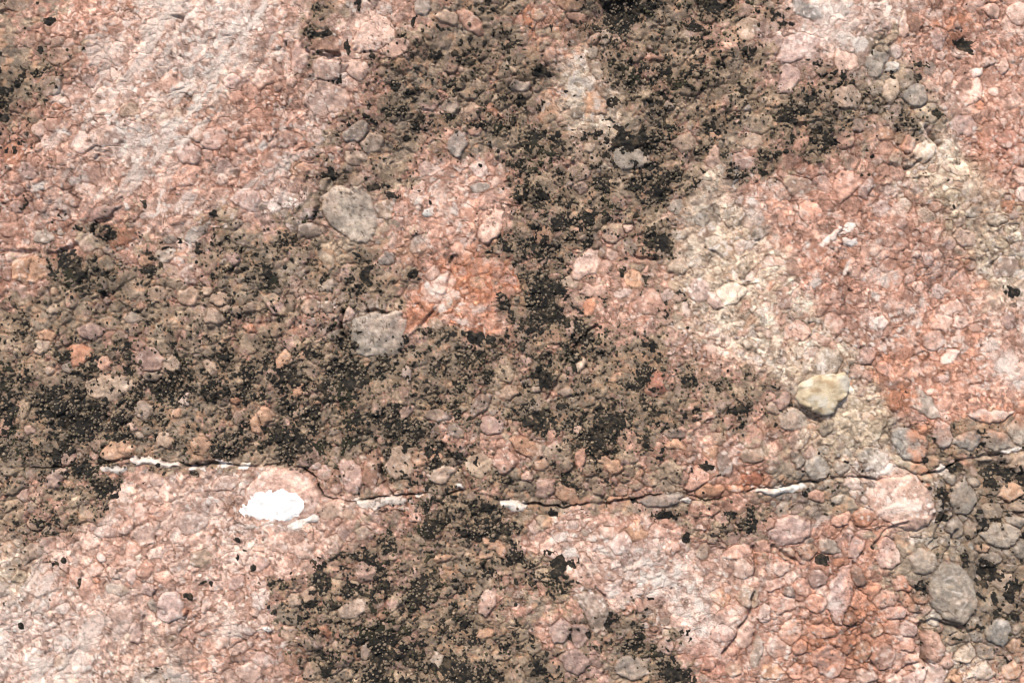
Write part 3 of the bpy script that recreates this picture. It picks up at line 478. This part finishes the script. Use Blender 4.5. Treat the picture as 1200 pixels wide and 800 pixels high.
# ------------------------------------------------------------------ materials (all procedural)
def nodes(m):
    m.use_nodes = True; t = m.node_tree; return t, t.nodes['Principled BSDF']
def rock_mat(name, rough_, fine_amt, bump, scale=1.0):
    m = bpy.data.materials.new(name); t, b = nodes(m); N, L = t.nodes.new, t.links.new
    at = N('ShaderNodeAttribute'); at.attribute_name = 'albedo'
    ge = N('ShaderNodeNewGeometry')
    def noise(sc, det, ro=.6):
        n = N('ShaderNodeTexNoise'); n.inputs['Scale'].default_value = sc * scale; n.inputs['Detail'].default_value = det; n.inputs['Roughness'].default_value = ro
        L(ge.outputs['Position'], n.inputs['Vector']); return n
    n1 = noise(640, 4, .75); n2 = noise(1000, 2); n3 = noise(150, 3)
    r1 = N('ShaderNodeMapRange'); r1.inputs[1].default_value = .3; r1.inputs[2].default_value = .7; r1.inputs[3].default_value = 1 - fine_amt; r1.inputs[4].default_value = 1 + fine_amt
    L(n1.outputs[0], r1.inputs[0])
    mul = N('ShaderNodeVectorMath'); mul.operation = 'SCALE'; L(at.outputs['Color'], mul.inputs[0]); L(r1.outputs[0], mul.inputs['Scale'])
    # small dark mineral specks and bright sparry ones
    sp = N('ShaderNodeMapRange'); sp.inputs[1].default_value = .64; sp.inputs[2].default_value = .72; L(n2.outputs[0], sp.inputs[0])
    mx = N('ShaderNodeMix'); mx.data_type = 'RGBA'; mx.blend_type = 'MULTIPLY'; L(sp.outputs[0], mx.inputs[0]); L(mul.outputs[0], mx.inputs[6]); mx.inputs[7].default_value = (.45, .4, .37, 1)
    L(mx.outputs[2], b.inputs['Base Color'])
    rr_ = N('ShaderNodeMapRange'); rr_.inputs[3].default_value = rough_ - .12; rr_.inputs[4].default_value = min(rough_ + .15, 1); L(n3.outputs[0], rr_.inputs[0]); L(rr_.outputs[0], b.inputs['Roughness'])
    b.inputs['Specular IOR Level'].default_value = .35
    add = N('ShaderNodeMath'); add.operation = 'MULTIPLY_ADD'; L(n1.outputs[0], add.inputs[0]); add.inputs[1].default_value = 1.2; L(n2.outputs[0], add.inputs[2])
    bp = N('ShaderNodeBump'); bp.inputs['Strength'].default_value = bump; bp.inputs['Distance'].default_value = .0021; L(add.outputs[0], bp.inputs['Height']); L(bp.outputs[0], b.inputs['Normal'])
    return m
M_ROCK = rock_mat('conglomerate', .78, .28, .9)
M_PEB = rock_mat('pebble_stone', .72, .2, .7)
M_VEIN = rock_mat('calcite', .5, .06, .5)
M_LICH = rock_mat('lichen', .95, .35, 1.0)
M_WHITE = rock_mat('chalky_white', .8, .03, .4)

# ------------------------------------------------------------------ mesh building
def to_local(px, py, h): return np.stack([(px - 600) * MM, (400 - py) * MM, h * MM], -1)
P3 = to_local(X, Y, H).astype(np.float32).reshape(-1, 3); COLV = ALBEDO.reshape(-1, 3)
def mesh_obj(name, v, quads, colr, mat, parent, tris=None):
    me = bpy.data.meshes.new(name); f = quads if tris is None else tris; k = f.shape[1]
    me.vertices.add(len(v)); me.vertices.foreach_set('co', np.ascontiguousarray(v, np.float32).ravel())
    me.loops.add(f.size); me.loops.foreach_set('vertex_index', np.ascontiguousarray(f, np.int32).ravel())
    me.polygons.add(len(f)); me.polygons.foreach_set('loop_start', np.arange(0, f.size, k, dtype=np.int32)); me.polygons.foreach_set('loop_total', np.full(len(f), k, np.int32))
    me.polygons.foreach_set('use_smooth', np.ones(len(f), bool)); me.update(calc_edges=True)
    a = me.attributes.new('albedo', 'FLOAT_COLOR', 'POINT'); rgba = np.ones((len(v), 4), np.float32); rgba[:, :3] = colr; a.data.foreach_set('color', rgba.ravel())
    me.materials.append(mat); o = bpy.data.objects.new(name, me); C.objects.link(o)
    if parent is not None: o.parent = parent
    return o
jj, ii = np.mgrid[0:NY - 1, 0:NX - 1]; base = (jj * NX + ii)
QUADS = np.stack([base, base + NX, base + NX + 1, base + 1], -1).reshape(-1, 4)   # counter-clockwise seen from the front
def tagk(o, **k):
    for a, v in k.items(): o[a] = v
    return o
def empty(name, **k):
    o = bpy.data.objects.new(name, None); C.objects.link(o); o.location = BASE; o.rotation_euler = EU; o.empty_display_size = .1; return tagk(o, **k)
upper = empty('rock_slab', label='upper slab of pink rock above the long horizontal crack, crossed by black lichen bands', category='rock', kind='thing')
lower = empty('rock_slab', label='lower slab of pink rock below the long horizontal crack, carrying the white splash', category='rock', kind='thing')
SL = [upper, lower]

Hf = H.reshape(-1); fi = ID[:-1, :-1].reshape(-1); fin = (IN[:-1, :-1] | IN[1:, 1:]).reshape(-1)
fi = np.where(fin & (fi >= 0), fi, -1)
fside = (side[:-1, :-1] > 0).reshape(-1).astype(int)
# a clast belongs to the slab that holds its centre
cside = (cy_ > np.interp(cx_, [p[0] for p in MAIN], [p[1] for p in MAIN])).astype(int)
for n, c in enumerate(CL):
    if c.name == 'calcite_vein' and c.y > 500: cside[n] = 1
cnt = np.bincount(fi[fi >= 0], minlength=NC)
inframe = (cx_ > -10) & (cx_ < 1210) & (cy_ > -10) & (cy_ < 810)
own = np.zeros(NC, bool)
for s in (0, 1):
    for nm in ('pebble', 'cobble', 'calcite_vein'):
        idx = [n for n in range(NC) if cside[n] == s and CL[n].name == nm and cnt[n] > 8 and inframe[n]]
        idx.sort(key=lambda n: -(cnt[n] + (1e4 if CL[n].hero else 0)))
        own[idx[:298]] = True
print('own objects', own.sum(), 'upper', (own & (cside == 0)).sum())
fs = np.where(fi >= 0, cside[np.maximum(fi, 0)], fside)
def extract(mask_idx):
    q = QUADS[mask_idx]; u, inv = np.unique(q.ravel(), return_inverse=True); return u, inv.reshape(-1, 4)
def skirted(v, q, colr, depth):
    e = np.concatenate([q[:, [0, 1]], q[:, [1, 2]], q[:, [2, 3]], q[:, [3, 0]]]); key = np.sort(e, 1); kk = key[:, 0].astype(np.int64) * len(v) + key[:, 1]
    _, first, c = np.unique(kk, return_index=True, return_counts=True); be = e[first[c == 1]]
    bu, binv = np.unique(be.ravel(), return_inverse=True); binv = binv.reshape(-1, 2); n = len(v)
    low = v[bu].copy(); low[:, 2] -= depth; sk = np.stack([be[:, 1], be[:, 0], binv[:, 0] + n, binv[:, 1] + n], 1)
    return np.concatenate([v, low]), np.concatenate([q, sk]), np.concatenate([colr, colr[bu]])
isown = np.zeros(len(fi), bool); isown[fi >= 0] = own[fi[fi >= 0]]
for s in (0, 1):
    sel = np.nonzero((fs == s) & (fi < 0))[0]; u, q = extract(sel)
    v, q, cc = skirted(P3[u], q, COLV[u], .02); mesh_obj('groundmass', v, q, cc, M_ROCK, SL[s])
    sel = np.nonzero((fs == s) & (fi >= 0) & ~isown)[0]; u, q = extract(sel)
    o = mesh_obj('small_pebbles', P3[u], q, COLV[u], M_ROCK, SL[s]); o['kind'] = 'stuff'
order = np.nonzero(isown)[0]; order = order[np.argsort(fi[order], kind='stable')]; ids, starts = np.unique(fi[order], return_index=True)
for n, chunk in zip(ids, np.split(order, starts[1:])):
    c = CL[n]; u, q = extract(chunk); v = P3[u].copy(); cen = np.array([(c.x - 600) * MM, (400 - c.y) * MM, v[:, 2].mean()], np.float32); v -= cen
    v, q, cc = skirted(v, q, COLV[u], .006 + .0004 * c.r)
    o = mesh_obj(c.name, v, q, cc, M_VEIN if c.name == 'calcite_vein' else M_PEB, SL[cside[n]]); o.location = cen.tolist()
    if c.label: o['label'] = c.label

# ------------------------------------------------------------------ black crust lichen: a sheet that swells out of the rock where it grows
def crust(name, F, thick, grain, colf, mat, thr=-.03, **tags):
    hh = H + np.clip(F * 2.4, -1.2, 1) * thick + grain * np.clip(F * 3 + .3, 0, 1)
    fm_ = np.maximum(np.maximum(F[:-1, :-1], F[1:, 1:]), np.maximum(F[1:, :-1], F[:-1, 1:])).reshape(-1) > thr
    ax_ = ((X[:-1, :-1] > -330) & (X[:-1, :-1] < 1530) & (Y[:-1, :-1] > -330) & (Y[:-1, :-1] < 1130)).reshape(-1)
    sel = np.nonzero(fm_ & ax_)[0]; u, q = extract(sel); v = to_local(X.reshape(-1)[u], Y.reshape(-1)[u], hh.reshape(-1)[u])
    o = mesh_obj(name, v, q, colf.reshape(-1, 3)[u], mat, None); o.location = BASE; o.rotation_euler = EU; return tagk(o, **tags)
gr = .35 * fbm(X, Y, 3.2, 2, 80) + .35 * fbm(X, Y, 6, 2, 81)
bc = s2l((25, 22, 18)) * np.exp(.5 * fbm(X, Y, 5, 2, 82))[..., None]; bm = (sst(.1, 1.5, .8 * n3 + .6 * n6) * .6)[..., None]; bc = bc * (1 - bm) + bm * s2l((88, 74, 58)); mossy = sst(1.2, 2.2, fbm(X, Y, 50, 3, 83))[..., None]; bc = bc * (1 - .6 * mossy) + .6 * mossy * s2l((48, 48, 28))
crust('black_lichen', BF, .75, gr * .8, np.clip(bc, .003, .2), M_LICH, kind='stuff', label='black crust lichen in ragged patches over the grey and pink rock', category='lichen')

# granular lichen: tiny lumps crowded on and around the black crust
def crumbs(name, n, prob, rmin, rmax, cols, sink, seed, **tags):
    rg = np.random.default_rng(seed); x = rg.uniform(-200, 1400, n * 9); y = rg.uniform(-200, 1000, n * 9)
    i = np.searchsorted(AX, x); j = np.searchsorted(AY, y); keep = rg.random(len(x)) < prob[j, i]; x = x[keep][:n]; y = y[keep][:n]; i = i[keep][:n]; j = j[keep][:n]
    k = 5; ang = np.arange(k) * 2 * math.pi / k; N_ = len(x); r = rg.uniform(rmin, rmax, N_) ** 1.0 * np.exp(rg.normal(0, .25, N_))
    top = np.zeros((N_, 1, 3)); top[:, 0, 2] = 1
    ph = rg.uniform(0, 6.28, (N_, 1)); rj = rg.uniform(.7, 1.25, (N_, k))
    r1_ = np.stack([np.cos(ang + ph) * .62 * rj, np.sin(ang + ph) * .62 * rj, rg.uniform(.6, .9, (N_, k))], -1)
    r2_ = np.stack([np.cos(ang + ph + .5) * rj, np.sin(ang + ph + .5) * rj, rg.uniform(-.5, 0, (N_, k))], -1)
    loc = np.concatenate([top, r1_, r2_], 1) * r[:, None, None]; loc[..., 2] *= rg.uniform(.6, 1.1, (N_, 1))
    lift = np.where(BF[j, i] > 0, .6, 0)
    c0 = to_local(x, y, H[j, i] + lift + sink * r); v = c0[:, None, :] + loc * MM * np.array([1, -1, 1])
    t = []
    for a in range(k): b = (a + 1) % k; t += [(0, 1 + b, 1 + a), (1 + a, 1 + b, 6 + a), (1 + b, 6 + b, 6 + a)]
    t = np.array(t); f = (t[None] + (np.arange(N_) * 11)[:, None, None]).reshape(-1, 3)
    cc = np.array([s2l(c) for c in cols])[rg.integers(0, len(cols), N_)] * np.exp(rg.normal(0, .22, (N_, 1))) * ALB
    cc = np.repeat(cc, 11, 0); o = mesh_obj(name, v.reshape(-1, 3), None, cc, M_LICH, None, tris=f); o.location = BASE; o.rotation_euler = EU; print(name, N_); return tagk(o, **tags)
clump = sst(-.7, .9, fbm(X, Y, 12, 3, 90) + .5 * fbm(X, Y, 40, 3, 91)); noh = np.where(IN & hero[I] & (E > 2), .22, 1.)
band = sst(.10, .42, K); bz = sst(-.5, .15, BF)
crumbs('tan_lichen', 17000, band * (.12 + .88 * clump) * noh * (.25 + .75 * bz), .8, 2.0, [(150, 132, 112), (140, 124, 104), (164, 144, 120), (130, 116, 98), (148, 132, 114)], .15, 5,
       kind='stuff', label='tan and olive granular lichen crumbs crowded over the black crust', category='lichen')
crumbs('olive_lichen', 9000, band * (.1 + .9 * (1 - clump)) * noh, .7, 1.8, [(84, 78, 58), (62, 58, 46), (104, 96, 72), (46, 44, 38)], .1, 6,
       kind='stuff', label='dark olive granular lichen scattered between the tan lichen crumbs', category='lichen')

# ------------------------------------------------------------------ white splash on the rounded peach stone
SD = -psdf(WX, WY, SPLASH) + 1.0 * n6 + 1.3 * n3
SD = SD + .7 * np.minimum(sharp, 0) * (SD < 6); wf = np.clip(SD / 6, -1, 1); wc = np.clip(np.array([.72, .71, .69]) * (1 - .10 * np.clip(n6, 0, 2) - .05 * np.abs(n3))[..., None], .4, .85)
crust('white_splash', wf, .35, gr * .2, wc, M_WHITE, label='bright white oval splash on the rounded peach stone just below the crack', category='bird dropping')

# ------------------------------------------------------------------ loose yellowish stone resting in the hollow
def boulder(name, outline, thick, lift, colr, seed, **tags):
    P = np.array(outline, float); c = P.mean(0); P = c + (P - c) * .9; rg = np.random.default_rng(seed); nA, nR = 96, 26
    th = np.linspace(0, 2 * math.pi, nA, endpoint=False); pa = np.arctan2(P[:, 1] - c[1], P[:, 0] - c[0]); pr = np.hypot(*(P - c).T); o_ = np.argsort(pa); pa = pa[o_]; pr = pr[o_]
    rad = np.interp(th, np.concatenate([pa - 2 * math.pi, pa, pa + 2 * math.pi]), np.tile(pr, 3))
    ts = np.linspace(0, 1, nR); v = []; cols = []
    # facets
    fn = rg.normal(0, 1, (17, 3)); fn[:, 2] = np.abs(fn[:, 2]) * .9 + .35; fn /= np.linalg.norm(fn, axis=1)[:, None]; fd = rg.uniform(.66, .88, 17)
    for t in ts:
        phi = t * math.pi; rr_ = math.sin(phi) ** .55 if 0 < t < 1 else 0; z = math.cos(phi)
        x = np.cos(th) * rad * rr_; y = np.sin(th) * rad * rr_; z = np.full(nA, z * thick)
        ux, uy, uz = x / rad.mean(), y / rad.mean(), z / thick; k = np.ones(nA)
        for n_, d_ in zip(fn, fd): k = np.minimum(k, d_ / np.maximum(ux * n_[0] + uy * n_[1] + uz * n_[2], 1e-3)) if t < .62 else k
        z = z * k; X_ = x + c[0]; Y_ = y + c[1]
        z = z + (-2.2 * np.abs(fbm(X_, Y_ + z, 16, 3, 107)) + 1.6 + 1.2 * fbm(X_, Y_ + z, 9, 3, 101) + .5 * fbm(X_ + z, Y_, 3, 2, 102)) * math.sin(phi) * .8
        X_ = X_ + .8 * fbm(X_, Y_, 6, 2, 103) * rr_; v.append(np.stack([X_, Y_, z], -1))
        m = fbm(X_ + z, Y_, 14, 3, 104); m2 = fbm(X_, Y_ + z, 5, 3, 105)
        cc = colr[0] * np.exp(.12 * m2)[:, None]; w = sst(.2, 1.2, m)[:, None]; cc = cc * (1 - w) + w * colr[1]; w = sst(.6, 1.4, -m + .4 * m2)[:, None] * .7; cc = cc * (1 - w) + w * colr[2]; cols.append(cc)
    v = np.concatenate(v); cols = np.concatenate(cols) * ALB; a = np.arange(nA); b = (a + 1) % nA
    q = np.concatenate([np.stack([r * nA + a, r * nA + b, (r + 1) * nA + b, (r + 1) * nA + a], 1)[:, ::-1] for r in range(nR - 1)])
    i = np.searchsorted(AX, c[0]); j = np.searchsorted(AY, c[1]); h0 = H[j - 6:j + 6, i - 6:i + 6].mean()
    loc = to_local(v[:, 0], v[:, 1], v[:, 2]); cen = to_local(c[0], c[1], 0); loc = loc - cen; cen[2] = (h0 + lift) * MM
    o = mesh_obj(name, loc, q[:, ::-1], cols, M_PEB, None); o.rotation_euler = EU; o.location = BASE + EU.to_matrix() @ Vector(cen.tolist()); return tagk(o, **tags)
boulder('loose_stone', [(928,462),(934,449),(948,440),(965,437),(980,436),(992,433),(998,444),(993,462),(983,472),(977,485),(967,490),(947,481),(933,475)], 14, 2,
        [s2l((226, 205, 172)), s2l((238, 226, 206)), s2l((176, 144, 104))], 3, label='yellowish angular stone jutting from a small hollow above a grey pebble', category='stone')
